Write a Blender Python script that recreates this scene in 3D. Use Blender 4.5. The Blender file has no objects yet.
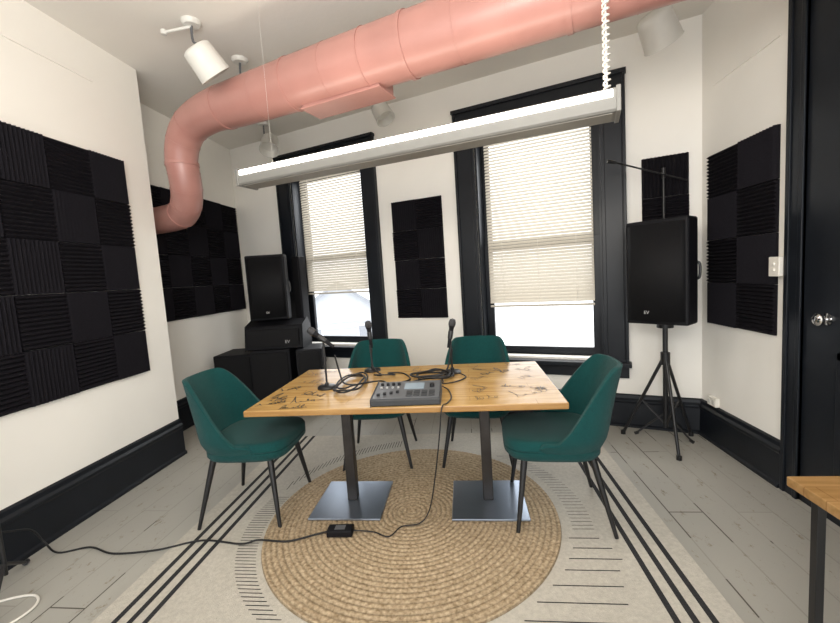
import bpy, math, random
from mathutils import Vector, Matrix
random.seed(7)
pi=math.pi
scene=bpy.context.scene
scene.view_settings.view_transform='Standard'
scene.view_settings.look='None'
scene.view_settings.exposure=0.1

# ---------------------------------------------------------------- camera
F=400.0
YC=Vector((43,-39.5,400)).normalized()
ZC=-Vector((280,(43*280+160000)/39.5,400)).normalized()
XC=YC.cross(ZC)
cd=bpy.data.cameras.new("camera"); cd.sensor_width=36; cd.lens=36*F/840; cd.clip_start=0.02
cam=bpy.data.objects.new("camera",cd); scene.collection.objects.link(cam)
r_=Vector((XC.x,YC.x,ZC.x)); d_=Vector((XC.y,YC.y,ZC.y)); f_=Vector((XC.z,YC.z,ZC.z))
m=Matrix((( r_.x,-d_.x,-f_.x,0),(r_.y,-d_.y,-f_.y,0),(r_.z,-d_.z,-f_.z,1.5),(0,0,0,1)))
cam.matrix_world=m; scene.camera=cam

# ---------------------------------------------------------------- materials
def node(nt,t,**k):
    n=nt.nodes.new(t)
    for a,b in k.items(): setattr(n,a,b)
    return n
def mat(name,col,rough=0.6,metal=0.0,noise=0.08,scale=12.0,bump=0.0,bscale=None,stretch=(1,1,1),emis=None,estr=0,spec=None,sheen=0):
    m=bpy.data.materials.new(name); m.use_nodes=True; nt=m.node_tree
    p=nt.nodes["Principled BSDF"]
    p.inputs["Roughness"].default_value=rough; p.inputs["Metallic"].default_value=metal
    if spec is not None: p.inputs["Specular IOR Level"].default_value=spec
    if sheen: p.inputs["Sheen Weight"].default_value=sheen
    tc=node(nt,"ShaderNodeTexCoord"); mp=node(nt,"ShaderNodeMapping"); mp.inputs["Scale"].default_value=stretch
    nt.links.new(tc.outputs["Object"],mp.inputs[0])
    nz=node(nt,"ShaderNodeTexNoise"); nz.inputs["Scale"].default_value=scale; nz.inputs["Detail"].default_value=4
    nt.links.new(mp.outputs[0],nz.inputs["Vector"])
    cr=node(nt,"ShaderNodeValToRGB")
    cr.color_ramp.elements[0].position=0.3; cr.color_ramp.elements[1].position=0.7
    cr.color_ramp.elements[0].color=tuple(max(0,c*(1-noise)) for c in col)+(1,)
    cr.color_ramp.elements[1].color=tuple(min(1,c*(1+noise)) for c in col)+(1,)
    nt.links.new(nz.outputs["Fac"],cr.inputs[0]); nt.links.new(cr.outputs[0],p.inputs["Base Color"])
    if bump:
        n2=node(nt,"ShaderNodeTexNoise"); n2.inputs["Scale"].default_value=bscale or scale*4; n2.inputs["Detail"].default_value=3
        nt.links.new(mp.outputs[0],n2.inputs["Vector"])
        b=node(nt,"ShaderNodeBump"); b.inputs["Strength"].default_value=bump; b.inputs["Distance"].default_value=0.01
        nt.links.new(n2.outputs["Fac"],b.inputs["Height"]); nt.links.new(b.outputs[0],p.inputs["Normal"])
    if emis:
        p.inputs["Emission Color"].default_value=emis+(1,); p.inputs["Emission Strength"].default_value=estr
    return m
M_wall=mat("wall_paint",(0.88,0.855,0.80),0.75,noise=0.02,scale=2,bump=0.05,bscale=60)
M_ceil=mat("ceiling_paint",(0.79,0.76,0.71),0.8,noise=0.03,scale=1.5,bump=0.08,bscale=30)
M_trim=mat("black_trim_paint",(0.008,0.010,0.014),0.38,noise=0.15,scale=6,bump=0.03,spec=0.30)
M_foam=mat("charcoal_foam",(0.012,0.011,0.014),0.95,noise=0.25,scale=120,bump=0.3,bscale=300,spec=0.1)
M_foam2=mat("charcoal_foam_dark",(0.010,0.009,0.012),0.95,noise=0.25,scale=120,bump=0.3,bscale=300,spec=0.1)
M_teal=mat("teal_fabric",(0.004,0.054,0.053),0.9,noise=0.35,scale=200,bump=0.5,bscale=380,sheen=0.08,spec=0.2)
M_black=mat("black_metal",(0.010,0.010,0.011),0.4,noise=0.1)
M_blackp=mat("black_plastic",(0.006,0.006,0.008),0.6,noise=0.2,scale=80,bump=0.1,bscale=300,spec=0.2)
M_grille=mat("speaker_grille",(0.006,0.006,0.007),0.65,noise=0.6,scale=300,bump=0.3,bscale=400,spec=0.2)
M_rubber=mat("cable_rubber",(0.008,0.008,0.009),0.5)
M_steel=mat("blue_grey_steel",(0.34,0.39,0.47),0.34,metal=0.9,noise=0.04,scale=6)
M_col=mat("dark_metal_column",(0.040,0.036,0.034),0.4,metal=0.6,noise=0.2)
M_duct=mat("pink_duct_paint",(0.405,0.198,0.170),0.34,noise=0.08,scale=3,bump=0.12,bscale=14)
M_white=mat("white_enamel",(0.66,0.65,0.61),0.4,noise=0.03)
M_lampbody=mat("pendant_housing",(0.22,0.215,0.20),0.42,noise=0.03)
M_lampbot=mat("pendant_underside",(0.28,0.265,0.235),0.5,noise=0.03)
M_lens=mat("lit_lens",(1,1,1),0.5,emis=(1,0.97,0.9),estr=9,noise=0.0)
M_plastic=mat("white_plastic",(0.82,0.79,0.72),0.35,noise=0.03)
M_chrome=mat("chrome",(0.75,0.75,0.76),0.12,metal=1.0,noise=0.03)
M_silver=mat("silver_plastic",(0.13,0.135,0.145),0.4,metal=0.3,noise=0.05)
M_dgrey=mat("dark_grey_plastic",(0.03,0.032,0.035),0.5,noise=0.1)
M_screen=mat("lcd_screen",(0.20,0.24,0.27),0.15,noise=0.1,emis=(0.35,0.42,0.48),estr=0.3)
M_label=mat("badge_print",(0.45,0.45,0.45),0.5,noise=0.02)
M_red=mat("red_plastic",(0.5,0.01,0.01),0.4)
M_ink=mat("marker_ink",(0.015,0.013,0.012),0.6)
M_stripe=mat("rug_black_yarn",(0.02,0.02,0.022),0.95,noise=0.5,scale=150,bump=0.4,bscale=300)
M_micmesh=mat("mic_mesh",(0.06,0.06,0.065),0.4,metal=0.6,noise=0.5,scale=400,bump=0.5,bscale=500)

def wood_mat(name,c1,c2):
    m=bpy.data.materials.new(name); m.use_nodes=True; nt=m.node_tree; p=nt.nodes["Principled BSDF"]
    p.inputs["Roughness"].default_value=0.22
    tc=node(nt,"ShaderNodeTexCoord"); mp=node(nt,"ShaderNodeMapping")
    mp.inputs["Scale"].default_value=(1.2,14,14)
    nt.links.new(tc.outputs["Object"],mp.inputs[0])
    nz=node(nt,"ShaderNodeTexNoise"); nz.inputs["Scale"].default_value=2.2; nz.inputs["Detail"].default_value=8; nz.inputs["Distortion"].default_value=0.6
    nt.links.new(mp.outputs[0],nz.inputs["Vector"])
    cr=node(nt,"ShaderNodeValToRGB"); cr.color_ramp.elements[0].position=0.3; cr.color_ramp.elements[1].position=0.72
    cr.color_ramp.elements[0].color=c1+(1,); cr.color_ramp.elements[1].color=c2+(1,)
    nt.links.new(nz.outputs["Fac"],cr.inputs[0])
    br=node(nt,"ShaderNodeTexBrick"); br.inputs["Scale"].default_value=1.0
    br.inputs["Color1"].default_value=(1,1,1,1); br.inputs["Color2"].default_value=(0.88,0.85,0.80,1); br.inputs["Mortar"].default_value=(0.6,0.5,0.42,1)
    br.inputs["Mortar Size"].default_value=0.002; br.inputs["Brick Width"].default_value=0.75; br.inputs["Row Height"].default_value=0.085
    nt.links.new(tc.outputs["Object"],br.inputs["Vector"])
    mx=node(nt,"ShaderNodeMix",data_type='RGBA',blend_type='MULTIPLY'); mx.inputs[0].default_value=0.8
    nt.links.new(cr.outputs[0],mx.inputs[6]); nt.links.new(br.outputs["Color"],mx.inputs[7])
    nt.links.new(mx.outputs[2],p.inputs["Base Color"])
    return m
M_wood=wood_mat("maple_butcher_block",(0.43,0.25,0.083),(0.60,0.39,0.15))
M_wood2=wood_mat("oak_top",(0.30,0.17,0.06),(0.42,0.25,0.105))

def floor_mat():
    m=bpy.data.materials.new("painted_floor_boards"); m.use_nodes=True; nt=m.node_tree; p=nt.nodes["Principled BSDF"]
    p.inputs["Roughness"].default_value=0.36
    tc=node(nt,"ShaderNodeTexCoord"); mp=node(nt,"ShaderNodeMapping"); mp.inputs["Rotation"].default_value=(0,0,pi/2)
    nt.links.new(tc.outputs["Object"],mp.inputs[0])
    br=node(nt,"ShaderNodeTexBrick"); br.inputs["Scale"].default_value=1.0
    br.inputs["Color1"].default_value=(0.40,0.388,0.348,1); br.inputs["Color2"].default_value=(0.375,0.362,0.325,1); br.inputs["Mortar"].default_value=(0.31,0.297,0.262,1)
    br.inputs["Mortar Size"].default_value=0.004; br.inputs["Brick Width"].default_value=1.6; br.inputs["Row Height"].default_value=0.19
    nt.links.new(mp.outputs[0],br.inputs["Vector"])
    nz=node(nt,"ShaderNodeTexNoise"); nz.inputs["Scale"].default_value=9; nz.inputs["Detail"].default_value=9; nz.inputs["Roughness"].default_value=0.78
    mp2=node(nt,"ShaderNodeMapping"); mp2.inputs["Scale"].default_value=(1.8,0.8,1); nt.links.new(tc.outputs["Object"],mp2.inputs[0]); nt.links.new(mp2.outputs[0],nz.inputs["Vector"])
    cr=node(nt,"ShaderNodeValToRGB"); cr.color_ramp.elements[0].position=0.36; cr.color_ramp.elements[1].position=0.42
    cr.color_ramp.elements[0].color=(0.60,0.52,0.40,1); cr.color_ramp.elements[1].color=(1,1,1,1)
    nt.links.new(nz.outputs["Fac"],cr.inputs[0])
    mx=node(nt,"ShaderNodeMix",data_type='RGBA',blend_type='MULTIPLY'); mx.inputs[0].default_value=1
    nt.links.new(br.outputs["Color"],mx.inputs[6]); nt.links.new(cr.outputs[0],mx.inputs[7])
    # open dark gaps where boards have separated
    n3=node(nt,"ShaderNodeTexNoise"); n3.inputs["Scale"].default_value=1.3; n3.inputs["Detail"].default_value=2; nt.links.new(tc.outputs["Object"],n3.inputs["Vector"])
    gt=node(nt,"ShaderNodeMath",operation='GREATER_THAN'); gt.inputs[1].default_value=0.55; nt.links.new(n3.outputs["Fac"],gt.inputs[0])
    mu=node(nt,"ShaderNodeMath",operation='MULTIPLY'); nt.links.new(gt.outputs[0],mu.inputs[0]); nt.links.new(br.outputs["Fac"],mu.inputs[1])
    m2=node(nt,"ShaderNodeMix",data_type='RGBA'); nt.links.new(mu.outputs[0],m2.inputs[0]); nt.links.new(mx.outputs[2],m2.inputs[6]); m2.inputs[7].default_value=(0.07,0.06,0.045,1)
    nt.links.new(m2.outputs[2],p.inputs["Base Color"])
    b=node(nt,"ShaderNodeBump"); b.inputs["Strength"].default_value=0.12; b.inputs["Distance"].default_value=0.01
    nt.links.new(nz.outputs["Fac"],b.inputs["Height"]); nt.links.new(b.outputs[0],p.inputs["Normal"])
    return m
M_floor=floor_mat()
M_rug=mat("cream_rug_pile",(0.52,0.488,0.425),0.95,noise=0.10,scale=60,bump=0.4,bscale=220)
def jute_mat():
    m=bpy.data.materials.new("braided_jute"); m.use_nodes=True; nt=m.node_tree; p=nt.nodes["Principled BSDF"]
    p.inputs["Roughness"].default_value=0.9
    tc=node(nt,"ShaderNodeTexCoord")
    nz=node(nt,"ShaderNodeTexNoise"); nz.inputs["Scale"].default_value=60; nz.inputs["Detail"].default_value=3
    nt.links.new(tc.outputs["Object"],nz.inputs["Vector"])
    cr=node(nt,"ShaderNodeValToRGB"); cr.color_ramp.elements[0].position=0.30; cr.color_ramp.elements[1].position=0.66
    cr.color_ramp.elements[0].color=(0.27,0.19,0.105,1); cr.color_ramp.elements[1].color=(0.55,0.43,0.285,1)
    nt.links.new(nz.outputs["Fac"],cr.inputs[0])
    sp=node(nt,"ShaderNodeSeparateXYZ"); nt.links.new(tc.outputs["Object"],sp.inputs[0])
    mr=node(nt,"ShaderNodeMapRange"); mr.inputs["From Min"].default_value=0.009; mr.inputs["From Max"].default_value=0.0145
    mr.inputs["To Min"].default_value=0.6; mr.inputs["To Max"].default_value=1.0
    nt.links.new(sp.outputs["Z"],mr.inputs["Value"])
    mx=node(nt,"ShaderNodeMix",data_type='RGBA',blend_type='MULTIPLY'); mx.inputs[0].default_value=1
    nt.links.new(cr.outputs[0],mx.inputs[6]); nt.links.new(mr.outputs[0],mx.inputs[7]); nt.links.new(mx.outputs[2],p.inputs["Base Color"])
    return m
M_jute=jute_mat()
def blind_mat():
    m=bpy.data.materials.new("cream_blind_slats"); m.use_nodes=True; nt=m.node_tree
    for n in list(nt.nodes): nt.nodes.remove(n)
    o=node(nt,"ShaderNodeOutputMaterial"); d=node(nt,"ShaderNodeBsdfDiffuse"); t=node(nt,"ShaderNodeBsdfTranslucent"); mx=node(nt,"ShaderNodeMixShader")
    nz=node(nt,"ShaderNodeTexNoise"); nz.inputs["Scale"].default_value=4; cr=node(nt,"ShaderNodeValToRGB")
    cr.color_ramp.elements[0].color=(0.58,0.535,0.46,1); cr.color_ramp.elements[1].color=(0.65,0.61,0.53,1)
    nt.links.new(nz.outputs["Fac"],cr.inputs[0]); nt.links.new(cr.outputs[0],d.inputs[0]); nt.links.new(cr.outputs[0],t.inputs[0])
    mx.inputs[0].default_value=0.20
    nt.links.new(d.outputs[0],mx.inputs[1]); nt.links.new(t.outputs[0],mx.inputs[2]); nt.links.new(mx.outputs[0],o.inputs[0])
    return m
M_blind=blind_mat()
def glass_mat():
    m=bpy.data.materials.new("window_glass"); m.use_nodes=True; nt=m.node_tree
    for n in list(nt.nodes): nt.nodes.remove(n)
    o=node(nt,"ShaderNodeOutputMaterial"); d=node(nt,"ShaderNodeBsdfTransparent"); t=node(nt,"ShaderNodeBsdfGlossy"); mx=node(nt,"ShaderNodeMixShader")
    t.inputs["Roughness"].default_value=0.02; mx.inputs[0].default_value=0.04
    nt.links.new(d.outputs[0],mx.inputs[1]); nt.links.new(t.outputs[0],mx.inputs[2]); nt.links.new(mx.outputs[0],o.inputs[0])
    return m
M_glass=glass_mat()
M_ext=mat("exterior_siding",(0.44,0.46,0.49),0.7,noise=0.04)
M_extl=mat("exterior_trim",(0.66,0.68,0.72),0.7,noise=0.04)
M_roof=mat("exterior_roof",(0.26,0.275,0.30),0.8)

# ---------------------------------------------------------------- mesh builder
class B:
    def __init__(s): s.v=[];s.f=[];s.mi=[]
    def add(s,vs,fs,mi=0,mx=None):
        o=len(s.v)
        for v in vs:
            v=Vector(v); s.v.append(tuple(mx@v if mx else v))
        for f in fs: s.f.append([i+o for i in f]); s.mi.append(mi)
        return s
    def box(s,x0,x1,y0,y1,z0,z1,mi=0,mx=None):
        vs=[(x,y,z) for x in (x0,x1) for y in (y0,y1) for z in (z0,z1)]
        return s.add(vs,[(0,1,3,2),(4,6,7,5),(0,4,5,1),(2,3,7,6),(0,2,6,4),(1,5,7,3)],mi,mx)
    def prism(s,poly,z0,z1,mi=0,mx=None):
        n=len(poly); vs=[(p[0],p[1],z0) for p in poly]+[(p[0],p[1],z1) for p in poly]
        fs=[tuple(range(n))[::-1],tuple(range(n,2*n))]+[(i,(i+1)%n,n+(i+1)%n,n+i) for i in range(n)]
        return s.add(vs,fs,mi,mx)
    def lathe(s,prof,seg=24,mi=0,mx=None):
        vs=[];fs=[];n=len(prof)
        for k in range(seg):
            a=2*pi*k/seg
            for r,z in prof: vs.append((r*math.cos(a),r*math.sin(a),z))
        for k in range(seg):
            k2=(k+1)%seg
            for i in range(n-1): fs.append((k*n+i,k2*n+i,k2*n+i+1,k*n+i+1))
        fs.append(tuple(k*n for k in range(seg))[::-1]); fs.append(tuple(k*n+n-1 for k in range(seg)))
        return s.add(vs,fs,mi,mx)
    def sweep(s,pts,r,seg=10,sub=8,mi=0,cap=True,mx=None):
        P=[Vector(p) for p in pts]
        rr=r if isinstance(r,(list,tuple)) else [r]*len(P)
        Q=[];R=[]
        if sub<=1 or len(P)<3: Q=P;R=list(rr)
        else:
            for i in range(len(P)-1):
                p0=P[max(i-1,0)];p1=P[i];p2=P[i+1];p3=P[min(i+2,len(P)-1)]
                for k in range(sub):
                    t=k/sub
                    Q.append(0.5*((2*p1)+(p2-p0)*t+(2*p0-5*p1+4*p2-p3)*t*t+(3*p1-p0-3*p2+p3)*t**3)); R.append(rr[i]*(1-t)+rr[i+1]*t)
            Q.append(P[-1]);R.append(rr[-1])
        n=len(Q); vs=[];fs=[]; u=None
        for i in range(n):
            T=(Q[min(i+1,n-1)]-Q[max(i-1,0)])
            if T.length<1e-9: T=Vector((0,0,1))
            T.normalize()
            if u is None: u=T.orthogonal().normalized()
            else:
                u=(u-T*u.dot(T)); u=u.normalized() if u.length>1e-6 else T.orthogonal().normalized()
            w=T.cross(u)
            for k in range(seg):
                a=2*pi*k/seg; vs.append(Q[i]+(u*math.cos(a)+w*math.sin(a))*R[i])
        for i in range(n-1):
            for k in range(seg):
                k2=(k+1)%seg; fs.append((i*seg+k,i*seg+k2,(i+1)*seg+k2,(i+1)*seg+k))
        if cap: fs.append(tuple(range(seg))[::-1]); fs.append(tuple((n-1)*seg+k for k in range(seg)))
        return s.add(vs,fs,mi,mx)
    def cyl(s,a,b,r,r2=None,seg=14,mi=0,mx=None):
        return s.sweep([a,b],[r,r if r2 is None else r2],seg,1,mi,True,mx)
    def build(s,name,mats,parent=None,smooth=True,bevel=0,loc=None,rot=None,bseg=2,angle=0.7):
        me=bpy.data.meshes.new(name); me.from_pydata(s.v,[],s.f)
        if not isinstance(mats,(list,tuple)): mats=[mats]
        for m in mats: me.materials.append(m)
        for p,i in zip(me.polygons,s.mi): p.material_index=i
        me.validate(); me.update()
        if smooth:
            me.shade_smooth(); me.set_sharp_from_angle(angle=angle)
        ob=bpy.data.objects.new(name,me); scene.collection.objects.link(ob)
        if parent: ob.parent=parent
        if loc is not None: ob.location=loc
        if rot is not None: ob.rotation_euler=rot
        if bevel:
            bv=ob.modifiers.new("bevel","BEVEL"); bv.width=bevel; bv.segments=bseg; bv.limit_method='ANGLE'; bv.angle_limit=0.6
        return ob
def tag(ob,label,cat,group=None,kind=None):
    ob["label"]=label; ob["category"]=cat
    if group: ob["group"]=group
    if kind: ob["kind"]=kind
    return ob
def empty(name,loc,rz=0):
    e=bpy.data.objects.new(name,None); e.empty_display_size=0.1; scene.collection.objects.link(e); e.location=loc; e.rotation_euler=(0,0,rz); return e
def struct(ob): ob["kind"]="structure"; return ob
def copy_thing(root,loc,rz):
    n=root.copy(); scene.collection.objects.link(n); n.location=loc; n.rotation_euler=(0,0,rz)
    for c in root.children:
        k=c.copy(); scene.collection.objects.link(k); k.parent=n; k.matrix_parent_inverse=Matrix.Identity(4)
        for g in c.children:
            q=g.copy(); scene.collection.objects.link(q); q.parent=k
    return n

# ---------------------------------------------------------------- room shell
XL,XR,H=-2.66,1.96,3.38
RC=Vector((1.96,3.55,0)); AN=math.radians(-20)
def bw(u,y=0,z=0):
    return (RC.x+u*math.cos(AN)-y*math.sin(AN), RC.y+u*math.sin(AN)+y*math.cos(AN), z)
struct(B().box(-3.6,2.5,-1.6,6.2,-0.1,0).build("floor",M_floor,smooth=False))
struct(B().box(-3.6,2.5,-1.6,6.2,H,H+0.1).build("ceiling",M_ceil,smooth=False))
struct(B().box(-3.3,XL,-1.6,3.3,0,H).build("wall_left",M_wall,smooth=False))
struct(B().box(-3.3,-3.1,3.3,5.6,0,H).build("wall_alcove",M_wall,smooth=False))
struct(B().box(XR,XR+0.2,-1.6,3.72,0,H).build("wall_right",M_wall,smooth=False))
W=[(-4.35,-3.26,0.70,2.86),(-1.90,-0.745,0.62,2.86)]
b=B(); T=0.22
b.box(-5.5,W[0][0],0,T,0,H); b.box(W[0][1],W[1][0],0,T,0,H); b.box(W[1][1],0.05,0,T,0,H)
for w in W: b.box(w[0],w[1],0,T,0,w[2]); b.box(w[0],w[1],0,T,w[3],H)
struct(b.build("wall_back",M_wall,smooth=False,loc=RC,rot=(0,0,AN)))

def bb_profile(L0,L1,mxf,name):
    b=B()
    prof=[(0,0),(0.045,0),(0.045,0.02),(0.03,0.03),(0.028,0.22),(0.036,0.235),(0.036,0.25),(0.02,0.265),(0.016,0.29),(0.0,0.30)]
    vs=[];n=len(prof)
    for L in (L0,L1):
        for d,z in prof: vs.append(mxf(L,d,z))
    fs=[(i,(i+1)%n,n+(i+1)%n,n+i) for i in range(n)]+[tuple(range(n)),tuple(range(n,2*n))[::-1]]
    b.add(vs,fs); return struct(b.build(name,M_trim,smooth=False))
bb_profile(-1.5,3.3,lambda L,d,z:(XL+d,L,z*1.1),"baseboard_left")
bb_profile(3.3,5.35,lambda L,d,z:(-3.1+d,L,z*1.1),"baseboard_alcove")
bb_profile(2.66,3.55,lambda L,d,z:(XR-d,L,z),"baseboard_right")
bb_profile(-5.35,0,lambda L,d,z:bw(L,-d,z),"baseboard_back")
struct(B().box(XL,XL+0.010,2.2,2.85,3.08,3.090).build("trim_1",M_wall,smooth=False))
struct(B().box(XR-0.010,XR,2.75,3.4,2.78,2.790).build("trim_2",M_wall,smooth=False))

def window(idx,w,blind_z,blabel):
    u0,u1,z0,z1=w; cw=0.20
    root=empty("window_%d"%idx,RC,AN); struct(root)
    b=B()
    for s,(a,c) in enumerate(((u0-cw,u0),(u1,u1+cw))):
        b.box(a,c,-0.035,0.0,z0-0.06,z1+0.24)
        b.box(a+0.03,c-0.03,-0.045,-0.03,z0,z1+0.02)
        b.box((a if s==0 else c-0.025),(a+0.025 if s==0 else c),-0.055,-0.02,z0-0.06,z1+0.24)
    b.box(u0-cw,u1+cw,-0.037,0,z1,z1+0.24); b.box(u0-cw,u1+cw,-0.05,-0.02,z1+0.02,z1+0.05)
    b.box(u0-cw-0.01,u1+cw+0.01,-0.065,0,z1+0.22,z1+0.255)
    b.box(u0-cw-0.02,u1+cw+0.02,-0.10,0.10,z0-0.06,z0-0.02)
    b.box(u0-cw,u1+cw,-0.03,0,z0-0.17,z0-0.06)
    b.build("casing",M_trim,root,smooth=False,bevel=0.004)
    b=B()
    b.box(u0,u0+0.02,0,T,z0-0.02,z1); b.box(u1-0.02,u1,0,T,z0-0.02,z1); b.box(u0,u1,0,T,z1-0.02,z1); b.box(u0,u1,0.10,T,z0-0.02,z0)
    b.build("jamb",M_trim,root,smooth=False)
    zm=(z0+z1)/2
    for (za,zb,y) in ((z0,zm+0.03,0.13),(zm-0.03,z1-0.02,0.17)):
        b=B()
        b.box(u0+0.02,u0+0.095,y,y+0.04,za,zb); b.box(u1-0.095,u1-0.02,y,y+0.04,za,zb)
        b.box(u0+0.095,u1-0.095,y,y+0.04,za,za+0.075); b.box(u0+0.095,u1-0.095,y,y+0.04,zb-0.06,zb)
        b.build("sash",M_trim,root,smooth=False,bevel=0.003)
        B().box(u0+0.09,u1-0.09,y+0.018,y+0.022,za+0.07,zb-0.05).build("glass_pane",M_glass,root,smooth=False)
    root2=empty("venetian_blind",RC,AN)
    tag(root2,blabel,"blind","window blinds")
    a,c=u0+0.075,u1-0.075; yb=0.085
    b=B(); b.box(a,c,yb-0.025,yb+0.025,z1-0.06,z1-0.022); b.build("headrail",M_blind,root2,smooth=False)
    b=B(); z=z1-0.08
    while z>blind_z+0.02:
        ca,sa=math.cos(0.92),math.sin(0.92); hw=0.0185
        pts=[]
        for q in (-1,-0.5,0,0.5,1):
            yy=q*hw; zz=0.0035*(1-q*q)
            pts.append((yb+yy*ca-zz*sa, z+yy*sa+zz*ca))
        vs=[(a,p[0],p[1]) for p in pts]+[(c,p[0],p[1]) for p in pts]
        b.add(vs,[(i,i+1,5+i+1,5+i) for i in range(4)])
        z-=0.031
    b.build("slats",M_blind,root2)
    b=B(); b.box(a,c,yb-0.014,yb+0.014,blind_z-0.008,blind_z+0.012); b.build("bottom_rail",M_blind,root2,smooth=False,bevel=0.003)
    for t in (0.15,0.5,0.85):
        uu=a+(c-a)*t; B().cyl((uu,yb-0.022,z1-0.05),(uu,yb-0.022,blind_z),0.0016,seg=6).build("cord",M_plastic,root2)
window(1,W[0],1.34,"cream venetian blind in the black window beside the stacked speakers")
window(2,W[1],1.12,"cream venetian blind in the black window beside the loudspeaker stand")

def house(loc,rz,w,label):
    r=empty("neighbour_house",loc,rz); tag(r,label,"house")
    b=B(); b.box(-w/2,w/2,0,4,-6,0.9); b.add([(-w/2,0,0.9),(w/2,0,0.9),(0,0,2.3)],[(0,1,2)])
    for i in range(18): b.box(-w/2,w/2,-0.03,0,-4+i*0.27,-3.98+i*0.27)
    b.build("siding",M_ext,r,smooth=False)
    b=B()
    for sx in (-1,1): b.add([(sx*(w/2+0.3),-0.3,0.7),(0,-0.3,2.45),(0,4,2.45),(sx*(w/2+0.3),4,0.7),(sx*(w/2+0.3),-0.3,0.55),(0,-0.3,2.3),(0,4,2.3),(sx*(w/2+0.3),4,0.55)],[(0,1,2,3),(4,5,6,7),(0,1,5,4),(3,2,6,7)])
    b.build("roof",M_roof,r,smooth=False)
    for x in (-w/4,w/4): 
        B().box(x-0.42,x+0.42,-0.06,0,-1.0,0.5).build("window_surround",M_extl,r,smooth=False)
        B().box(x-0.34,x+0.34,-0.08,-0.05,-0.9,0.42).build("house_window",M_roof,r,smooth=False)
house((-5.5,17.0,-1.0),math.radians(18),4.6,"pale clapboard house with grey gable roof across the street")

# door
root=empty("door_1",(XR,0,0)); struct(root)
b=B()
b.box(-0.03,0.0,2.53,2.65,0,H); b.box(-0.04,-0.0,2.62,2.65,0,H); b.box(-0.036,0,2.53,2.56,0,H)
b.build("door_casing",M_trim,root,smooth=False,bevel=0.004)
b=B()
b.box(-0.015,0.0,1.5,2.53,0,3.2)
for z0_,z1_ in ((0.25,0.95),(1.35,2.9)):
    b.box(-0.027,-0.015,1.62,1.66,z0_,z1_); b.box(-0.027,-0.015,2.26,2.30,z0_,z1_); b.box(-0.027,-0.015,1.62,2.30,z0_,z0_+0.04); b.box(-0.027,-0.015,1.62,2.30,z1_-0.04,z1_)
b.build("door_panel",M_trim,root,smooth=False,bevel=0.003)
b=B(); mx=Matrix.Translation((-0.015,2.37,1.12))@Matrix.Rotation(-pi/2,4,'Y')
b.lathe([(0.032,0),(0.032,0.006),(0.012,0.01),(0.011,0.025),(0.024,0.030),(0.033,0.042),(0.033,0.055),(0.022,0.066),(0.001,0.068)],28,mx=mx)
b.build("door_knob",M_chrome,root)

r=empty("light_switch",(XR,2.70,1.41)); tag(r,"white surface-mounted light switch box on the wall beside the door","light switch")
B().box(-0.058,0,-0.042,0.042,-0.06,0.06).build("switch_box",M_plastic,r,smooth=False,bevel=0.004)
for z in (-0.018,0.018): B().box(-0.066,-0.056,-0.012,0.012,z-0.008,z+0.008).build("toggle",M_plastic,r,smooth=False,bevel=0.002)
r=empty("power_outlet",(XR,3.37,0.335)); tag(r,"small white outlet plate just above the black baseboard","outlet")
B().box(-0.03,0,-0.055,0.055,-0.035,0.035).build("cover_plate",M_plastic,r,smooth=False,bevel=0.003)
for y in (-0.025,0.025): B().box(-0.034,-0.028,y-0.015,y+0.015,-0.018,0.018).build("socket",M_white,r,smooth=False,bevel=0.002)

# ---------------------------------------------------------------- acoustic foam
def tile_mesh(tw,th,vertical,depth=0.036,n=12):
    b=B(); vs=[];fs=[]
    g=0.0015; w2,h2=tw/2-g,th/2-g
    prof=[]
    L=(tw if vertical else th)-2*g
    for i in range(n):
        s=i*L/n; prof.append((s,depth*0.45)); prof.append((s+L/n*0.5,depth))
    prof.append((L,depth*0.45))
    k=len(prof)
    for e in (-1,1):
        for s,d in prof:
            if vertical: vs.append((-w2+s,-d,e*h2))
            else: vs.append((e*w2,-d,-h2+s))
        if vertical: vs+= [(-w2,0,e*h2),(w2,0,e*h2)]
        else: vs+= [(e*w2,0,-h2),(e*w2,0,h2)]
    K=k+2
    for i in range(k-1): fs.append((i,i+1,K+i+1,K+i))
    fs.append((k-1,k+1,K+k+1,K+k-1)); fs.append((0,K,K+k,k))
    fs.append(tuple(range(k))+(k+1,k)); fs.append(tuple(K+i for i in range(k))+(K+k+1,K+k))
    b.add(vs,fs); return b
def foam(loc,rz,cols,rows,tw,th,label,start=0):
    r=empty("acoustic_foam_panel",loc,rz); tag(r,label,"acoustic foam","acoustic foam panels")
    base={}
    for i in range(cols):
        for j in range(rows):
            v=(i+j+start)%2
            if v not in base:
                o=tile_mesh(tw,th,v==1).build("foam_tile",M_foam if v else M_foam2,r,smooth=False); base[v]=o
            else:
                o=base[v].copy(); scene.collection.objects.link(o); o.parent=r
            o.location=((i+0.5)*tw,0,(j+0.5)*th)
    return r
foam((XL+0.001,3.02-8*0.31,0.85),pi/2,8,5,0.31,0.34,"large charcoal ridged foam panel of checkered squares",0)
foam((-3.099,5.34-5*0.35,1.18),pi/2,5,4,0.35,0.35,"charcoal ridged foam panel in the alcove behind the duct",1)
foam(bw(-2.89,-0.001,1.02),AN,2,4,0.305,0.325,"narrow charcoal ridged foam panel between two black windows",0)
foam(bw(-0.43,-0.001,1.03),AN,1,4,0.34,0.33,"single-column charcoal foam panel behind the loudspeaker stand",0)
foam((XR-0.001,3.43,0.97),-pi/2,2,4,0.345,0.325,"tall charcoal ridged foam panel on the wall near the door",1)

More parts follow.
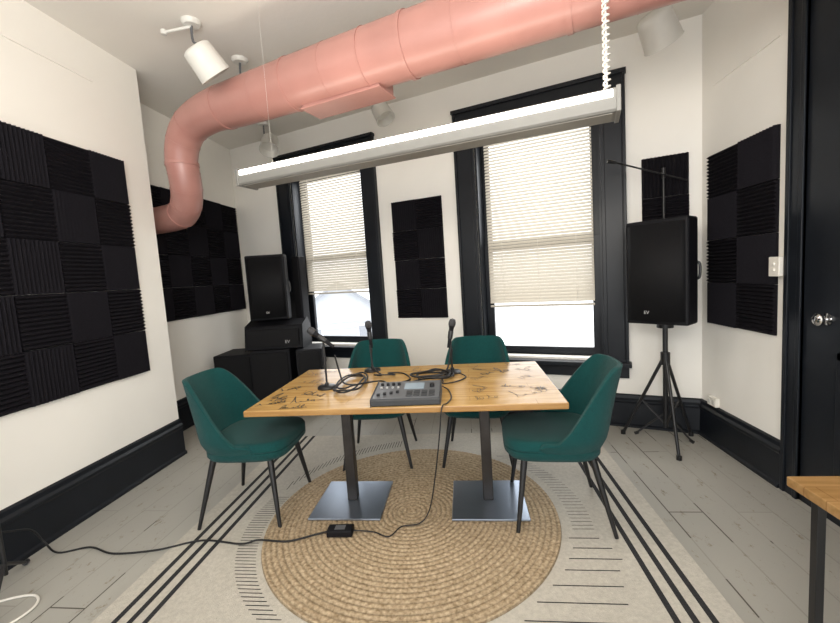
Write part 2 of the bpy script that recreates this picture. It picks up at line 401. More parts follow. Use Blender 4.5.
# ---------------------------------------------------------------- duct
DZ=2.90; dr=0.183
def dl(x,off=0): return (x,3.04-(x+1.62)*0.336+off,DZ)
root=empty("air_duct",(0,0,0)); tag(root,"large dusty-pink round ventilation duct crossing below the ceiling","duct")
path=[dl(XR-0.002),dl(1.2),dl(0.2),dl(-0.8),dl(-1.62),dl(-1.94),(-2.17,3.23,2.85),(-2.29,3.275,2.74),(-2.345,3.305,2.60),(-2.35,3.325,2.50),(-2.37,3.365,2.38),(-2.44,3.44,2.27),(-2.56,3.53,2.205),(-2.75,3.62,2.19),(-3.1,3.74,2.19)]
rad=[dr,dr,dr,0.178,0.164,0.149,0.137,0.130,0.126,0.126,0.126,0.126,0.126,0.126,0.126]
b=B(); b.sweep(path,rad,36,5); b.build("duct_pipe",M_duct,root,angle=1.0)
def ring(p,dirv,wid=0.03,rr=dr+0.005):
    d=Vector(dirv).normalized(); p=Vector(p); B().sweep([p-d*wid/2,p+d*wid/2],rr,36,1).build("duct_collar",M_duct,root,angle=1.0)
dv=Vector((1,-0.336,0))
for x in (1.5,0.62,-0.25): ring(dl(x),dv)
for x in (1.2,0.92,0.34,0.06,-0.52): ring(dl(x),dv,0.006,dr+0.0015)
ring(dl(-0.80),dv,0.006,0.180); ring(dl(-1.40),dv,0.006,0.170)
ring(dl(-1.12),dv,0.024,0.178)
ring(dl(-1.78),dv,0.025,0.162)
for i,q in ((6,0.141),(7,0.134),(9,0.130),(10,0.130),(11,0.130)): ring(path[i],Vector(path[i+1])-Vector(path[i-1]),0.008,q-0.001)
ring((-2.348,3.312,2.57),(0,0,1),0.03,0.132)
ring(path[12],Vector(path[13])-Vector(path[11]),0.02,0.131)
b=B(); a=math.atan(-0.336); c=Vector(dl(-0.75)); mx=Matrix.Translation((c.x,c.y,0))@Matrix.Rotation(a,4,'Z')
b.box(-0.31,0.31,-0.03,0.17,2.705,2.80,mx=mx); b.box(-0.32,0.32,-0.04,0.18,2.70,2.71,mx=mx)
b.build("air_register",M_duct,root,smooth=False,bevel=0.003)
p=Vector(dl(1.3)); B().cyl((p.x,p.y,DZ+dr-0.03),(p.x,p.y,H),0.005,seg=8).build("hanger_rod",M_white,root)

# ---------------------------------------------------------------- pendant light
p0=Vector((-1.48,2.75,2.245)); p1=Vector((0.775,2.07,2.245)); mid=(p0+p1)/2; ang=math.atan2(p1.y-p0.y,p1.x-p0.x); L=(p1-p0).length
root=empty("linear_pendant_light",mid,ang); tag(root,"long slim grey metal linear pendant light, switched on","pendant light")
sec=[(-0.085,-0.045),(-0.075,-0.055),(0.075,-0.055),(0.085,-0.045),(0.085,0.045),(0.075,0.05),(-0.075,0.05),(-0.085,0.045)]
b=B(); n=len(sec); vs=[(x,y,z) for x in (-L/2,L/2) for y,z in sec]
b.add(vs,[(i,(i+1)%n,n+(i+1)%n,n+i) for i in range(n)]+[tuple(range(n)),tuple(range(n,2*n))[::-1]])
b.build("light_housing",M_lampbody,root,smooth=False,bevel=0.002)
for x in (-L/2-0.004,L/2-0.016): B().box(x,x+0.02,-0.090,0.090,-0.06,0.055).build("end_cap",M_lampbody,root,smooth=False,bevel=0.003)
B().box(-L/2+0.03,L/2-0.03,-0.0885,-0.083,0.008,0.040).build("diffuser",M_lens,root,smooth=False)
B().box(-L/2+0.03,L/2-0.03,-0.06,0.06,-0.059,-0.054).build("bottom_panel",M_lampbot,root,smooth=False,bevel=0.002)
B().cyl((-L/2+0.25,0,0.045),(-L/2+0.25,0,H-2.245),0.0006,seg=6).build("suspension_wire",M_white,root)
B().cyl((L/2-0.05,0,0.045),(L/2-0.05,0,H-2.245),0.005,seg=8).build("suspension_rod",M_white,root)
pts=[]
for i in range(260):
    t=i/259; a=i*2*pi/7; pts.append((L/2-0.05+0.014*math.cos(a),0.014*math.sin(a),0.06+t*(H-2.245-0.06)))
B().sweep(pts,0.005,5,1).build("coiled_cord",M_plastic,root)

# ---------------------------------------------------------------- spot lights
def spot(mount,head,dirv,s,label,arm=None):
    r=empty("ceiling_spotlight",mount); tag(r,label,"spotlight","ceiling spotlights")
    m0=Vector(mount); h=Vector(head)-m0
    b=B(); b.lathe([(0.001,0),(0.065,0),(0.065,-0.012),(0.05,-0.03),(0.001,-0.032)],24); b.build("canopy",M_white,r)
    b=B(); b.sweep([(0,0,-0.02),(0,0,h.z*0.45),(h.x*0.5,h.y*0.5,h.z*0.6),tuple(h)],0.009,8,5); b.build("stem",M_silver,r)
    if arm: B().cyl((0,0,-0.035),arm,0.010,seg=8).lathe([(0.001,-0.02),(0.02,-0.015),(0.02,0.015),(0.001,0.02)],12,mx=Matrix.Translation(arm)).build("side_arm",M_white,r)
    d=Vector(dirv).normalized(); mx=Matrix.Translation(h)@d.to_track_quat('Z','Y').to_matrix().to_4x4()
    b=B(); b.lathe([(0.001,-0.45*s),(0.34*s,-0.44*s),(0.43*s,-0.38*s),(0.45*s,-0.25*s),(0.50*s,0.42*s),(0.52*s,0.44*s),(0.48*s,0.44*s),(0.38*s,0.1*s),(0.001,0.05*s)],28,mx=mx)
    b.build("lamp_head",M_white,r,angle=0.9)
    return r
spot((-1.81,2.82,H),(-1.72,2.80,3.09),(0.30,0.45,-0.65),0.23,"white round ceiling spotlight near the pink duct, tilted down",(-0.20,-0.02,-0.06))
spot((-1.75,3.34,H),(-1.66,3.46,3.04),(0.3,0.6,-0.6),0.15,"white ceiling spotlight mostly hidden behind the pink duct")
spot((-2.22,4.64,H),(-2.10,4.50,3.08),(0.1,-0.5,-0.8),0.21,"white ceiling spotlight over the corner of the room")
spot((-0.72,4.15,H),(-0.70,4.02,3.10),(0.4,-0.2,-0.8),0.19,"white ceiling spotlight before the window wall")
spot((1.50,3.25,H),(1.46,3.17,3.12),(0.45,0.35,-0.65),0.25,"white ceiling spotlight near the window wall, tilted outward")

# ---------------------------------------------------------------- rug and jute
RX0,RX1,RY0,RY1=-1.78,1.06,0.3,3.62
b=B(); b.box(RX0,RX1,RY0,RY1,0,0.008,0)
zz=0.0086
def strip(x0,x1,y0,y1):
    b.add([(x0,y0,zz),(x1,y0,zz),(x1,y1,zz),(x0,y1,zz)],[(0,1,2,3)],1)
for c in (0.80,0.875,0.95): strip(c-0.014,c+0.014,RY0,RY1); strip(-0.72-c-0.014,-0.72-c+0.014,RY0,RY1)
JC=(-0.40,2.37)
def edge(y,R):
    d=R*R-(y-JC[1])**2
    return math.sqrt(d) if d>0 else None
y=1.42
while y<2.55:
    e=edge(y,0.98)
    if e: strip(JC[0]-e-0.05,JC[0]-e+0.07,y,y+0.005)
    y+=0.024
y=2.22
while y<3.15:
    e=edge(y,1.0)
    if e: strip(JC[0]+e-0.05,JC[0]+e+0.07,y,y+0.004)
    y+=0.034
for y,x0,x1 in ((2.14,0.50,0.66),(2.06,0.50,0.70),(1.98,0.46,0.72),(1.90,0.42,0.68),(1.80,0.34,0.66),(1.70,0.25,0.64),(1.60,0.18,0.62),(1.50,0.10,0.60)): strip(x0,x1,y,y+0.006)
for k in range(34):
    x=-1.36+k*0.022; e=1.0-(x-JC[0])**2
    if e>0.02:
        yy=JC[1]+math.sqrt(e); strip(x,x+0.005,yy,yy+0.12)
tag(b.build("area_rug",[M_rug,M_stripe],smooth=False),"large cream area rug with black stripes and short dashes","rug")
R=0.89; P=0.031; nr=int(R/P)*8; ns=720
vs=[(0,0,0.010)];fs=[]
for i in range(1,nr+1):
    rr=R*i/nr; ring_i=int(rr/P)
    nb=max(6,int(2*pi*(ring_i+0.5)*P/0.036))
    for k in range(ns):
        a=2*pi*k/ns
        ph=rr/P%1.0
        z=0.008+0.008*abs(math.sin(pi*ph))**0.6*(0.62+0.38*abs(math.cos(nb*a/2+(1 if ring_i%2 else -1)*ph*2.2)))
        if i==nr: z=0.0
        vs.append((rr*math.cos(a),rr*math.sin(a),z))
for k in range(ns): fs.append((0,1+k,1+(k+1)%ns))
for i in range(nr-1):
    o=1+i*ns;q=o+ns
    for k in range(ns):
        k2=(k+1)%ns; fs.append((o+k,q+k,q+k2,o+k2))
b=B(); b.add(vs,fs)
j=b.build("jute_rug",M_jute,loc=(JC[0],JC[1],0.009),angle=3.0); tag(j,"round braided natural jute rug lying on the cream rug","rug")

# ---------------------------------------------------------------- table
TX0,TX1,TY0,TY1=-1.36,0.54,2.21,3.25
GZ=0.0260
root=empty("meeting_table",(0,0,0)); tag(root,"light maple table with marker signatures and two pedestal bases","table")
B().box(TX0,TX1,TY0,TY1,0.712,0.75).build("table_top",M_wood,root,smooth=False,bevel=0.006)
for cx in (-0.81,0.085):
    B().box(cx-0.23,cx+0.23,2.26,2.71,GZ,GZ+0.012).build("base_plate",M_steel,root,smooth=False,bevel=0.003)
    B().box(cx-0.032,cx+0.032,2.46,2.524,GZ+0.012,0.70).build("pedestal_column",M_col,root,smooth=False,bevel=0.006)
    B().box(cx-0.2,cx+0.2,2.40,2.9,0.70,0.712).build("mounting_plate",M_black,root,smooth=False)
b=B()
def ribbon(pts,w=0.004,z=0.7508):
    for i in range(len(pts)-1):
        p=Vector(pts[i]).to_2d();q=Vector(pts[i+1]).to_2d(); d=(q-p)
        if d.length<1e-6: continue
        d.normalize(); n=Vector((-d.y,d.x))*w/2; e=d*w*0.3
        b.add([(p.x-e.x+n.x,p.y-e.y+n.y,z),(p.x-e.x-n.x,p.y-e.y-n.y,z),(q.x+e.x-n.x,q.y+e.y-n.y,z),(q.x+e.x+n.x,q.y+e.y+n.y,z)],[(0,1,2,3)])
def signature(x,y,length,h,rot,seed,w=0.004):
    rnd=random.Random(seed); c,s=math.cos(rot),math.sin(rot); pts=[]; lx=0
    while lx<length:
        step=rnd.uniform(0.2,0.85)*h; amp=rnd.choice((0.25,0.4,0.5,0.9,1.5))*h*(1.6 if lx==0 else 1); loop=rnd.uniform(0.05,0.4)*h
        for q in range(9):
            t=q/9; px=lx+step*t+loop*math.sin(2*pi*t); py=amp*0.5*(1-math.cos(2*pi*t))*(1 if rnd.random()>0.02 else -1)
            pts.append((x+px*c-py*s,y+px*s+py*c))
        lx+=step
        if rnd.random()>0.84: ribbon(pts,w); pts=[]; lx+=0.35*h
    if pts: ribbon(pts,w)
    if rnd.random()>0.6: ribbon([(x+length*0.1*c,y-0.25*h),(x+length*c,y+length*s-0.15*h)],w*0.8)
TH_,TK=0.0034,0.008
sigs=[(0.02,3.05,0.20,0.06,-0.35,TH_),(0.10,2.88,0.20,0.10,0.35,TK),(0.04,2.74,0.10,0.06,0.9,TH_),(0.34,3.02,0.14,0.08,-0.6,TH_),(0.20,2.56,0.16,0.045,-0.25,TH_),(0.28,2.34,0.20,0.09,0.45,TH_),
(0.36,2.72,0.13,0.06,0.8,TH_),(0.04,2.30,0.12,0.05,0.3,TH_),(-0.45,3.08,0.12,0.05,-0.3,TH_),(0.30,3.14,0.10,0.04,0.1,TH_),(0.05,2.46,0.12,0.07,1.0,0.005),
(-1.26,3.04,0.14,0.07,0.5,TH_),(-1.28,2.84,0.16,0.09,-0.3,TH_),(-1.31,2.62,0.14,0.05,0.6,0.006),(-1.12,2.52,0.16,0.09,-0.25,TK),(-1.32,2.48,0.14,0.07,-0.4,TK),(-1.12,2.34,0.18,0.06,0.3,0.006),(-1.33,2.30,0.17,0.06,0.35,TK),(-1.14,2.25,0.14,0.04,0.0,0.006),(-1.30,2.40,0.12,0.04,-0.2,0.006),(-1.20,3.14,0.12,0.05,-0.2,TH_)]
for i,sg_ in enumerate(sigs): signature(*sg_[:5],seed=i+3,w=sg_[5])
for ox,oy,r1,r2 in ((-1.05,2.74,0.02,0.06),(0.44,2.50,0.012,0.035)):
    for k in range(9):
        a=k*2*pi/9; ribbon([(ox+r1*math.cos(a),oy+r1*math.sin(a)),(ox+r2*math.cos(a),oy+r2*math.sin(a))],0.008)
b.build("handwriting",M_ink,root,smooth=False)

# ---------------------------------------------------------------- chairs
def ss(t): t=max(0,min(1,t)); return t*t*(3-2*t)
def sg(v,e): return math.copysign(abs(v)**e,v)
def build_chair():
    root=empty("dining_chair",(0,0,0))
    b=B(); nu,nv=64,14; vs=[];fs=[]
    Wd,Dd=0.280,0.265; TH=math.radians(122)
    zb=0.425
    for i in range(nu+1):
        th=-TH+2*TH*i/nu
        x=Wd*sg(math.sin(th),0.70); y=Dd*sg(math.cos(th),0.70)
        k=ss((y/Dd+0.15)/0.98)
        endk=ss((y/Dd+0.75)/0.45)
        top=0.470+0.055*endk+0.400*k
        for jx in range(nv+1):
            v=jx/nv; z=zb+(top-zb)*v
            inn=1-0.16*(1-ss((z-zb)/0.13))
            lean=0.10*max(0,(z-0.52)/0.43)**1.2
            nar=1-0.16*max(0,(z-0.52)/0.40)**1.3
            vs.append((x*inn*nar, y*inn+lean*ss(y/Dd+0.6), z))
    for i in range(nu):
        for jx in range(nv): o=i*(nv+1)+jx; fs.append((o,o+1,o+nv+2,o+nv+1))
    b.add(vs,fs); o=b.build("backrest",M_teal,root,angle=3.0)
    md=o.modifiers.new("thick","SOLIDIFY"); md.thickness=0.028; md.offset=0
    md=o.modifiers.new("bevel","BEVEL"); md.width=0.012; md.segments=3; md.limit_method='ANGLE'; md.angle_limit=0.9
    b=B(); seg=56; prof=[(0.0,0.400),(0.80,0.402),(0.93,0.415),(1.0,0.440),(1.005,0.468),(0.980,0.473),(1.005,0.478),(1.005,0.505),(0.97,0.523),(0.86,0.530),(0.4,0.530),(0.0,0.528)]
    vs=[];fs=[];n=len(prof)
    for k in range(seg):
        a=2*pi*k/seg; x=0.260*sg(math.cos(a),0.5); y=-0.040+0.270*sg(math.sin(a),0.5)
        for r,z in prof: vs.append((x*r,y*r,z))
    for k in range(seg):
        k2=(k+1)%seg
        for i in range(n-1): fs.append((k*n+i,k2*n+i,k2*n+i+1,k*n+i+1))
    b.add(vs,fs); b.build("seat",M_teal,root,angle=0.9)
    for sx,sy in ((-1,-1),(1,-1),(-1,1),(1,1)):
        t=Vector((sx*0.190,(-0.20 if sy<0 else 0.17),0.412)); f=Vector((sx*0.265,(-0.258 if sy<0 else 0.265),0.0))
        b=B(); b.sweep([t,f],[0.020,0.011],14,1); b.build("leg",M_black,root)
    return root
ch=build_chair(); FZ=0.010
ch.location=(-1.46,2.46,FZ); ch.rotation_euler=(0,0,math.radians(90)+0.03); tag(ch,"teal fabric shell chair at the table end near the foam","chair","chairs around the table")
c2=copy_thing(ch,(0.50,2.42,FZ),math.radians(-90)-0.05); c2["label"]="teal fabric shell chair at the table end near the door"
c3=copy_thing(ch,(-0.75,3.17,0.018),0.05); c3["label"]="teal fabric shell chair tucked behind the small microphone stands"
c4=copy_thing(ch,(0.06,3.16,FZ),-0.10); c4["label"]="teal fabric shell chair tucked in before the larger window"
# ---------------------------------------------------------------- speakers
def badge(parent,x,y,z,size,rot=(pi/2,0,0)):
    cu=bpy.data.curves.new("logo","FONT"); cu.body="EV"; cu.size=size; cu.extrude=0.001; cu.align_x='CENTER'; cu.align_y='CENTER'
    tmp=bpy.data.objects.new("tmp",cu); scene.collection.objects.link(tmp)
    dg=bpy.context.evaluated_depsgraph_get(); me=bpy.data.meshes.new_from_object(tmp.evaluated_get(dg)); bpy.data.objects.remove(tmp)
    me.materials.clear(); me.materials.append(M_label)
    o=bpy.data.objects.new("logo_badge",me); scene.collection.objects.link(o); o.parent=parent; o.location=(x,y,z); o.rotation_euler=rot; o["label"]="small grey badge reading EV"
def pa_speaker(name,loc,rz,w,d,h,label,group=None,bx=0.0):
    r=empty(name,loc,rz); tag(r,label,"speaker",group)
    fw,bwid=w/2,w*0.30
    poly=[(-fw,-d/2),(fw,-d/2),(fw,-d*0.1),(bwid,d/2),(-bwid,d/2),(-fw,-d*0.1)]
    B().prism(poly,0,h).build("cabinet",M_blackp,r,smooth=False,bevel=0.018,bseg=3)
    b=B(); n=12; vs=[]
    cf=lambda t:-d/2-0.028*(1-t*t)-0.002
    for i in range(n+1):
        t=-1+2*i/n; x=t*(fw-0.02); vs+= [(x,cf(t),0.03),(x,cf(t),h-0.03)]
    b.add(vs,[(2*i,2*i+2,2*i+3,2*i+1) for i in range(n)])
    o=b.build("grille",M_grille,r); md=o.modifiers.new("t","SOLIDIFY"); md.thickness=0.006
    badge(r,bx,cf(bx/(fw-0.02))-0.006,h*0.12,w*0.08,(pi/2,0,0.1*(bx/fw)))
    for s in (-1,1): B().sweep([(s*(fw-0.03),d*0.02,h*0.42),(s*(fw-0.005),d*0.03,h*0.44),(s*(fw-0.005),d*0.03,h*0.56),(s*(fw-0.03),d*0.02,h*0.58)],0.010,8,4).build("handle",M_black,r)
    return r
pa_speaker("loudspeaker",(1.55,3.26,1.02),math.radians(-46),0.43,0.42,0.77,"large black PA loudspeaker mounted on a tripod stand",bx=-0.05)
r=empty("speaker_stand",(1.57,3.34,0)); tag(r,"black metal tripod stand holding a large loudspeaker","speaker stand")
B().cyl((0,0,0.14),(0,0,1.015),0.019).build("pole",M_black,r)
B().cyl((0,0,0.66),(0,0,0.76),0.034).build("leg_collar",M_black,r)
B().cyl((0,0,0.96),(0,0,1.01),0.06).build("top_flange",M_black,r)
for fx,fy in ((-0.25,0.22),(-0.04,-0.28),(0.27,0.15)):
    B().cyl((0.03*fx,0.03*fy,0.72),(fx,fy,0.012),0.013,0.012,seg=10).cyl((fx*0.55,fy*0.55,0.34),(0,0,0.16),0.008,seg=8).lathe([(0.001,0),(0.02,0.0),(0.02,0.03),(0.001,0.04)],10,mx=Matrix.Translation((fx,fy,0))).build("leg",M_black,r)
r=empty("boom_microphone_stand",(1.67,3.56,0)); tag(r,"black boom microphone stand standing behind the loudspeaker","microphone stand")
B().cyl((0,0,0.1),(0,0,2.20),0.010,seg=10).build("pole",M_black,r)
B().cyl((0,0,2.16),(0,0,2.24),0.016,seg=10).build("boom_clutch",M_black,r)
B().cyl((0.16,-0.04,2.12),(-0.44,-0.17,2.28),0.007,seg=8).build("boom_arm",M_black,r)
B().cyl((-0.44,-0.17,2.28),(-0.50,-0.18,2.29),0.014,seg=10).build("microphone_clip",M_black,r)
for fx,fy in ((-0.25,-0.02),(0.10,-0.22),(0.16,0.02)):
    B().cyl((0,0,0.18),(fx,fy,0.015),0.008,seg=8).cyl((fx*0.93,fy*0.93,0.02),(fx*1.05,fy*1.05,0.012),0.013,seg=8).build("leg",M_black,r)

def subwoofer(loc,rz,w,d,h,label):
    r=empty("subwoofer",loc,rz); tag(r,label,"speaker","subwoofers")
    B().box(-w/2,w/2,-d/2,d/2,0.0,h).build("cabinet",M_blackp,r,smooth=False,bevel=0.012)
    B().box(-w/2+0.025,w/2-0.025,-d/2-0.014,-d/2,0.03,h-0.03).build("grille",M_grille,r,smooth=False,bevel=0.008)
    badge(r,0,-d/2-0.017,h*0.14,w*0.09)
    return r
subwoofer((-2.76,4.60,0),0.10,0.46,0.50,0.70,"black subwoofer cabinet on the floor in the corner")
subwoofer((-2.25,4.50,0),0.10,0.46,0.50,0.76,"black subwoofer cabinet on the floor carrying other speakers")
subwoofer((-1.82,4.44,0),0.30,0.28,0.42,0.78,"narrow black subwoofer cabinet standing under the window")
r=empty("stage_monitor",(-2.20,4.47,0.782),0.12); tag(r,"black wedge stage monitor resting on top of the subwoofers","speaker")
r.location.z=0.762
b=B(); vs=[(x,y,z) for x in (-0.33,0.33) for y,z in ((-0.18,0.0),(0.19,0.0),(0.19,0.22),(0.08,0.32),(-0.13,0.26))]
vs=[(min(x,0.21) if False else x,y,z) for x,y,z in vs]
b.add(vs,[(i,(i+1)%5,5+(i+1)%5,5+i) for i in range(5)]+[tuple(range(5)),tuple(range(5,10))[::-1]]); b.build("cabinet",M_blackp,r,smooth=False,bevel=0.012)
b=B(); b.box(-0.29,0.29,-0.19,-0.15,0.03,0.23); b.build("grille",M_grille,r,smooth=False,bevel=0.006); badge(r,0.16,-0.195,0.08,0.05)
bpy.data.objects["subwoofer.002"].scale.z=0.965
pa_speaker("loudspeaker",(-2.27,4.53,1.088),0.18,0.44,0.32,0.75,"black PA loudspeaker stacked on the stage monitor")
r=empty("column_loudspeaker",(-2.02,4.80,0),-0.3); tag(r,"narrow black loudspeaker standing behind the stacked one","speaker")
B().prism([(-0.06,-0.06),(0.06,-0.06),(0.06,0.06),(-0.06,0.06)],0,1.82).build("cabinet",M_blackp,r,smooth=False,bevel=0.01)
B().box(-0.045,0.045,-0.070,-0.058,0.9,1.80).build("grille",M_grille,r,smooth=False,bevel=0.003)

# ---------------------------------------------------------------- recorder
r=empty("podcast_recorder",(-0.375,2.365,0.751),0.02); tag(r,"dark grey portable podcast recorder with blue-grey screen and knobs","audio recorder")
b=B(); vs=[(x,y,z) for x in (-0.205,0.205) for y,z in ((-0.14,0.0),(0.14,0.0),(0.14,0.072),(-0.14,0.04))]
b.add(vs,[(i,(i+1)%4,4+(i+1)%4,4+i) for i in range(4)]+[(0,1,2,3),(7,6,5,4)]); b.build("case",M_dgrey,r,smooth=False,bevel=0.006)
tl=math.atan2(0.032,0.28); mx=Matrix.Translation((0,-0.14,0.04))@Matrix.Rotation(tl,4,'X')
B().box(-0.195,0.195,0.012,0.27,0,0.004,mx=mx).build("top_panel",M_silver,r,smooth=False,bevel=0.001)
B().box(-0.02,0.10,0.14,0.225,0.004,0.009,mx=mx).build("screen",M_screen,r,smooth=False)
for i in range(4):
    x=-0.165+i*0.037; B().box(x-0.009,x+0.009,0.045+0.012*i,0.062+0.012*i,0.004,0.018,mx=mx).build("fader",M_black,r,smooth=False,bevel=0.001)
    B().lathe([(0.011,0.004),(0.009,0.02),(0.001,0.02)],14,mx=mx@Matrix.Translation((-0.165+i*0.035,0.21,0))).build("knob",M_black,r)
    B().lathe([(0.008,0.004),(0.007,0.012),(0.001,0.012)],12,mx=mx@Matrix.Translation((-0.165+i*0.035,0.165,0))).build("knob",M_label,r)
    for k in range(2): B().box(0.0+i*0.045,0.036+i*0.045,0.03+k*0.045,0.064+k*0.045,0.004,0.010,mx=mx).build("pad_button",M_dgrey,r,smooth=False,bevel=0.002)
B().lathe([(0.016,0.004),(0.014,0.024),(0.001,0.024)],18,mx=mx@Matrix.Translation((0.15,0.17,0))).build("knob",M_black,r)
for i in range(6): B().cyl((-0.16+i*0.04,0.135,0.035),(-0.16+i*0.04,0.185,0.035),0.009,seg=10).build("cable_plug",M_black,r)

# ---------------------------------------------------------------- desktop mics
def desk_mic(loc,rz,hh,tilt,label,ml):
    r=empty("desk_microphone_stand",loc,rz); tag(r,label,"microphone stand","desktop microphone stands")
    B().lathe([(0.001,0),(0.066,0),(0.066,0.008),(0.058,0.016),(0.014,0.022),(0.012,0.04),(0.001,0.04)],32).build("round_base",M_black,r)
    B().cyl((0,0,0.02),(0,0,hh),0.007,seg=10).build("stem",M_black,r)
    B().cyl((0,0,hh*0.55),(0,0,hh*0.65),0.011,seg=10).build("height_clutch",M_black,r)
    mx=Matrix.Translation((0,0,hh))@Matrix.Rotation(tilt,4,'Y')
    B().lathe([(0.001,-0.02),(0.018,-0.02),(0.02,0.03),(0.017,0.04),(0.001,0.04)],16,mx=mx).build("microphone_clip",M_black,r)
    m=tag(empty("microphone",(loc[0],loc[1],loc[2]+hh),rz),ml,"microphone","handheld microphones")
    mm=Matrix.Rotation(tilt,4,'Y')
    B().lathe([(0.001,-0.09),(0.012,-0.09),(0.013,-0.05),(0.018,0.06),(0.024,0.075),(0.001,0.076)],18,mx=mm).build("handle",M_blackp,m)
    B().lathe([(0.022,0.074),(0.027,0.085),(0.027,0.105),(0.02,0.125),(0.001,0.132)],20,mx=mm).build("grille",M_micmesh,m)
    return r
desk_mic((-0.99,2.66,0.751),0,0.345,math.radians(-52),"black desktop microphone stand with round base near table end","black handheld microphone tilted sideways in a desktop clip")
desk_mic((-0.12,2.97,0.751),0.3,0.28,math.radians(12),"black desktop microphone stand beside coiled cables","black handheld microphone upright beside coiled cables")
desk_mic((-0.77,3.12,0.751),0,0.28,math.radians(-4),"black desktop microphone stand at the table's far edge","black handheld microphone upright at the table's far edge")

# ---------------------------------------------------------------- cables
def cable(pts,r,label,m=M_rubber,name="audio_cable",group="black cables",sub=8,cat="cable"):
    o=B().sweep(pts,r,7,sub).build(name,m,angle=3.0); tag(o,label,cat,group); return o
def coil(cx,cy,n,rx,ry,z0,seed,pre=[],post=[],jit=0.3):
    rnd=random.Random(seed); pts=list(pre)
    for i in range(n*8):
        a=i*pi/4; s=1+rnd.uniform(-jit,jit)
        pts.append((cx+rx*s*math.cos(a)+rnd.uniform(-.015,.015),cy+ry*s*math.sin(a)+rnd.uniform(-.015,.015),z0+0.005+0.007*i/8*1.0+rnd.uniform(0,0.006)))
    return pts+list(post)
zt=0.758
cable(coil(-0.82,2.70,3,0.09,0.22,zt,3,[(-0.92,2.67,0.98),(-0.90,2.68,0.86),(-0.86,2.66,zt+0.02)],[(-0.62,2.70,zt+0.02),(-0.54,2.58,0.79),(-0.53,2.56,0.79)]),0.006,"black microphone cable coiled loosely by the table-end stand")
cable(coil(-0.24,2.82,4,0.14,0.11,zt,9,[(-0.12,2.96,0.96),(-0.15,2.93,0.80),(-0.2,2.9,zt+0.01)],[(-0.33,2.70,zt+0.02),(-0.40,2.58,0.79)]),0.006,"black microphone cable coiled behind the podcast recorder")
cable([(-0.77,3.09,0.97),(-0.74,3.03,0.80),(-0.66,2.95,zt),(-0.70,2.88,zt+0.02),(-0.55,2.90,zt+0.01),(-0.62,3.0,zt),(-0.50,2.98,zt),(-0.42,2.80,zt),(-0.48,2.66,zt+0.01),(-0.46,2.57,0.79)],0.0055,"black microphone cable running across the table to the recorder")
cable([(-0.30,2.57,0.79),(-0.22,2.62,0.765),(-0.10,2.68,zt),(-0.02,2.80,zt),(-0.08,2.88,zt+0.01),(-0.20,2.80,zt+0.02),(-0.18,2.68,zt),(-0.33,2.66,zt)],0.0045,"short black cable looping beside the podcast recorder")
FJ=0.0305
cable([(-0.22,2.55,0.79),(-0.14,2.52,zt),(-0.11,2.35,zt),(-0.13,2.24,zt),(-0.16,2.195,0.745),(-0.18,2.19,0.60),(-0.22,2.21,0.35),(-0.27,2.24,0.12),(-0.33,2.22,FJ+0.01),(-0.44,2.20,FJ),(-0.50,2.11,FJ),(-0.60,2.15,FJ),(-0.72,2.14,FJ+0.015)],0.004,"thin black power lead dropping from table to floor adapter")
r=empty("power_adapter",(-0.79,2.135,0.0265),0.05); tag(r,"black power adapter brick lying on the jute rug","power adapter")
B().box(-0.075,0.075,-0.036,0.036,0,0.04).build("case",M_blackp,r,smooth=False,bevel=0.007)
B().box(-0.03,0.03,-0.02,0.02,0.04,0.0406).build("printed_label",M_silver,r,smooth=False)
cable([(-0.87,2.13,FJ+0.012),(-0.94,2.12,FJ),(-1.08,2.06,FJ),(-1.26,2.07,0.029),(-1.36,2.05,0.018),(-1.62,2.08,0.015),(-1.85,2.00,0.010),(-2.10,1.97,0.007),(-2.3,2.02,0.007),(-2.46,1.97,0.007),(-2.58,2.00,0.05),(-2.59,1.95,0.16),(-2.60,1.85,0.22),(-2.60,1.7,0.30)],0.0055,"black power cable snaking over rug and floor",name="power_cable")
cable([(-2.5,1.55,0.007),(-2.35,1.64,0.007),(-2.24,1.66,0.007),(-2.17,1.60,0.007),(-2.18,1.50,0.007),(-2.25,1.4,0.007)],0.006,"white cable curling on the painted floor",M_plastic,"power_cable","white cables")
r=empty("microphone_stand",(-2.42,1.68,0)); tag(r,"black floor microphone stand with red clip near the wall","microphone stand")
B().cyl((0,0,0.1),(0,0,1.05),0.010,seg=10).build("pole",M_black,r)
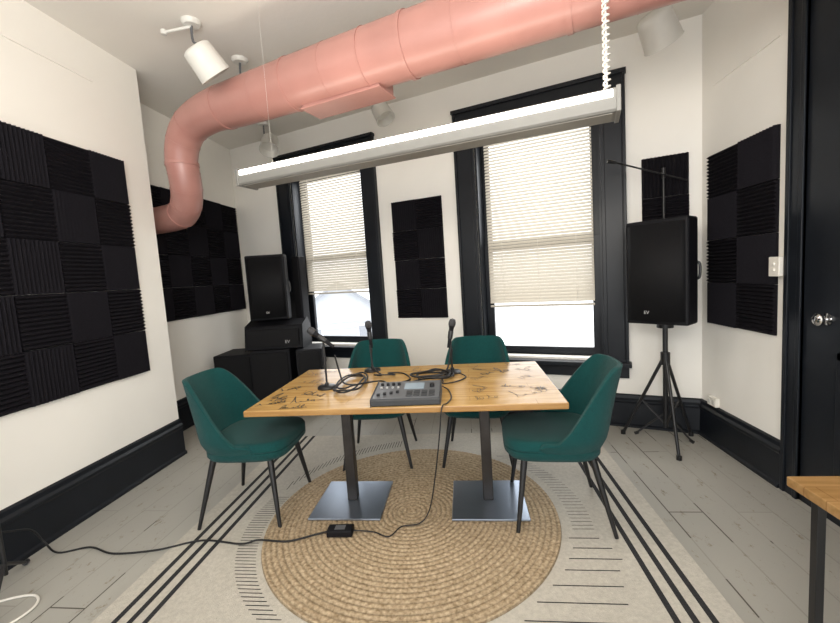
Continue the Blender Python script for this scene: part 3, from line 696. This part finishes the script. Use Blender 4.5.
for fx,fy in ((-0.14,0.20),(0.18,-0.22),(-0.17,-0.2)):
    B().cyl((0,0,0.16),(fx,fy,0.014),0.009,seg=8).cyl((fx*0.92,fy*0.92,0.02),(fx*1.04,fy*1.04,0.014),0.014,seg=8).build("leg",M_black,r)
B().cyl((0,0,1.04),(0,0.05,1.07),0.018,seg=10).build("microphone_clip",M_red,r)

# ---------------------------------------------------------------- side table
r=empty("side_table",(1.52,1.0,0)); tag(r,"small wooden-topped side table with black metal legs by door","table")
B().box(-0.41,0.40,-0.5,0.5,0.665,0.70).build("table_top",M_wood2,r,smooth=False,bevel=0.004)
for x,y in ((-0.35,0.44),(0.36,0.44),(-0.35,-0.44),(0.36,-0.44)):
    B().box(x-0.014,x+0.014,y-0.014,y+0.014,0,0.665).build("leg",M_black,r,smooth=False,bevel=0.002)

# ---------------------------------------------------------------- light
w=bpy.data.worlds.new("world"); scene.world=w; w.use_nodes=True
bg=w.node_tree.nodes["Background"]; bg.inputs[0].default_value=(0.965,0.983,1.0,1); bg.inputs[1].default_value=2.75
def area(name,loc,target,sx,sy,power,col):
    l=bpy.data.lights.new(name,'AREA'); l.shape='RECTANGLE'; l.size=sx; l.size_y=sy; l.energy=power; l.color=col
    o=bpy.data.objects.new(name,l); scene.collection.objects.link(o); o.location=loc
    o.rotation_euler=(Vector(target)-Vector(loc)).to_track_quat('-Z','Y').to_euler(); return o
for w_,zz_ in ((W[0],1.6),(W[1],1.5)):
    c=(w_[0]+w_[1])/2
    area("daylight",bw(c,1.2,zz_+0.9),bw(c,-0.6,0.3),1.2,1.2,45,(0.94,0.97,1.0))
area("pendant_glow",(mid.x,mid.y,2.165),(mid.x,mid.y,0),2.2,0.1,12,(1,0.93,0.82)).rotation_euler=(0,0,ang)
area("pendant_uplight",(mid.x,mid.y,2.31),(mid.x,mid.y,3),2.2,0.1,6,(1,0.90,0.76)).rotation_euler=(pi,0,ang)
area("fill_light",(-0.4,-0.3,2.3),(-0.4,1.2,3.38),1.4,0.8,62,(1,0.93,0.83))  # added fill, no fixture: out of view, aimed up to bounce off the ceiling
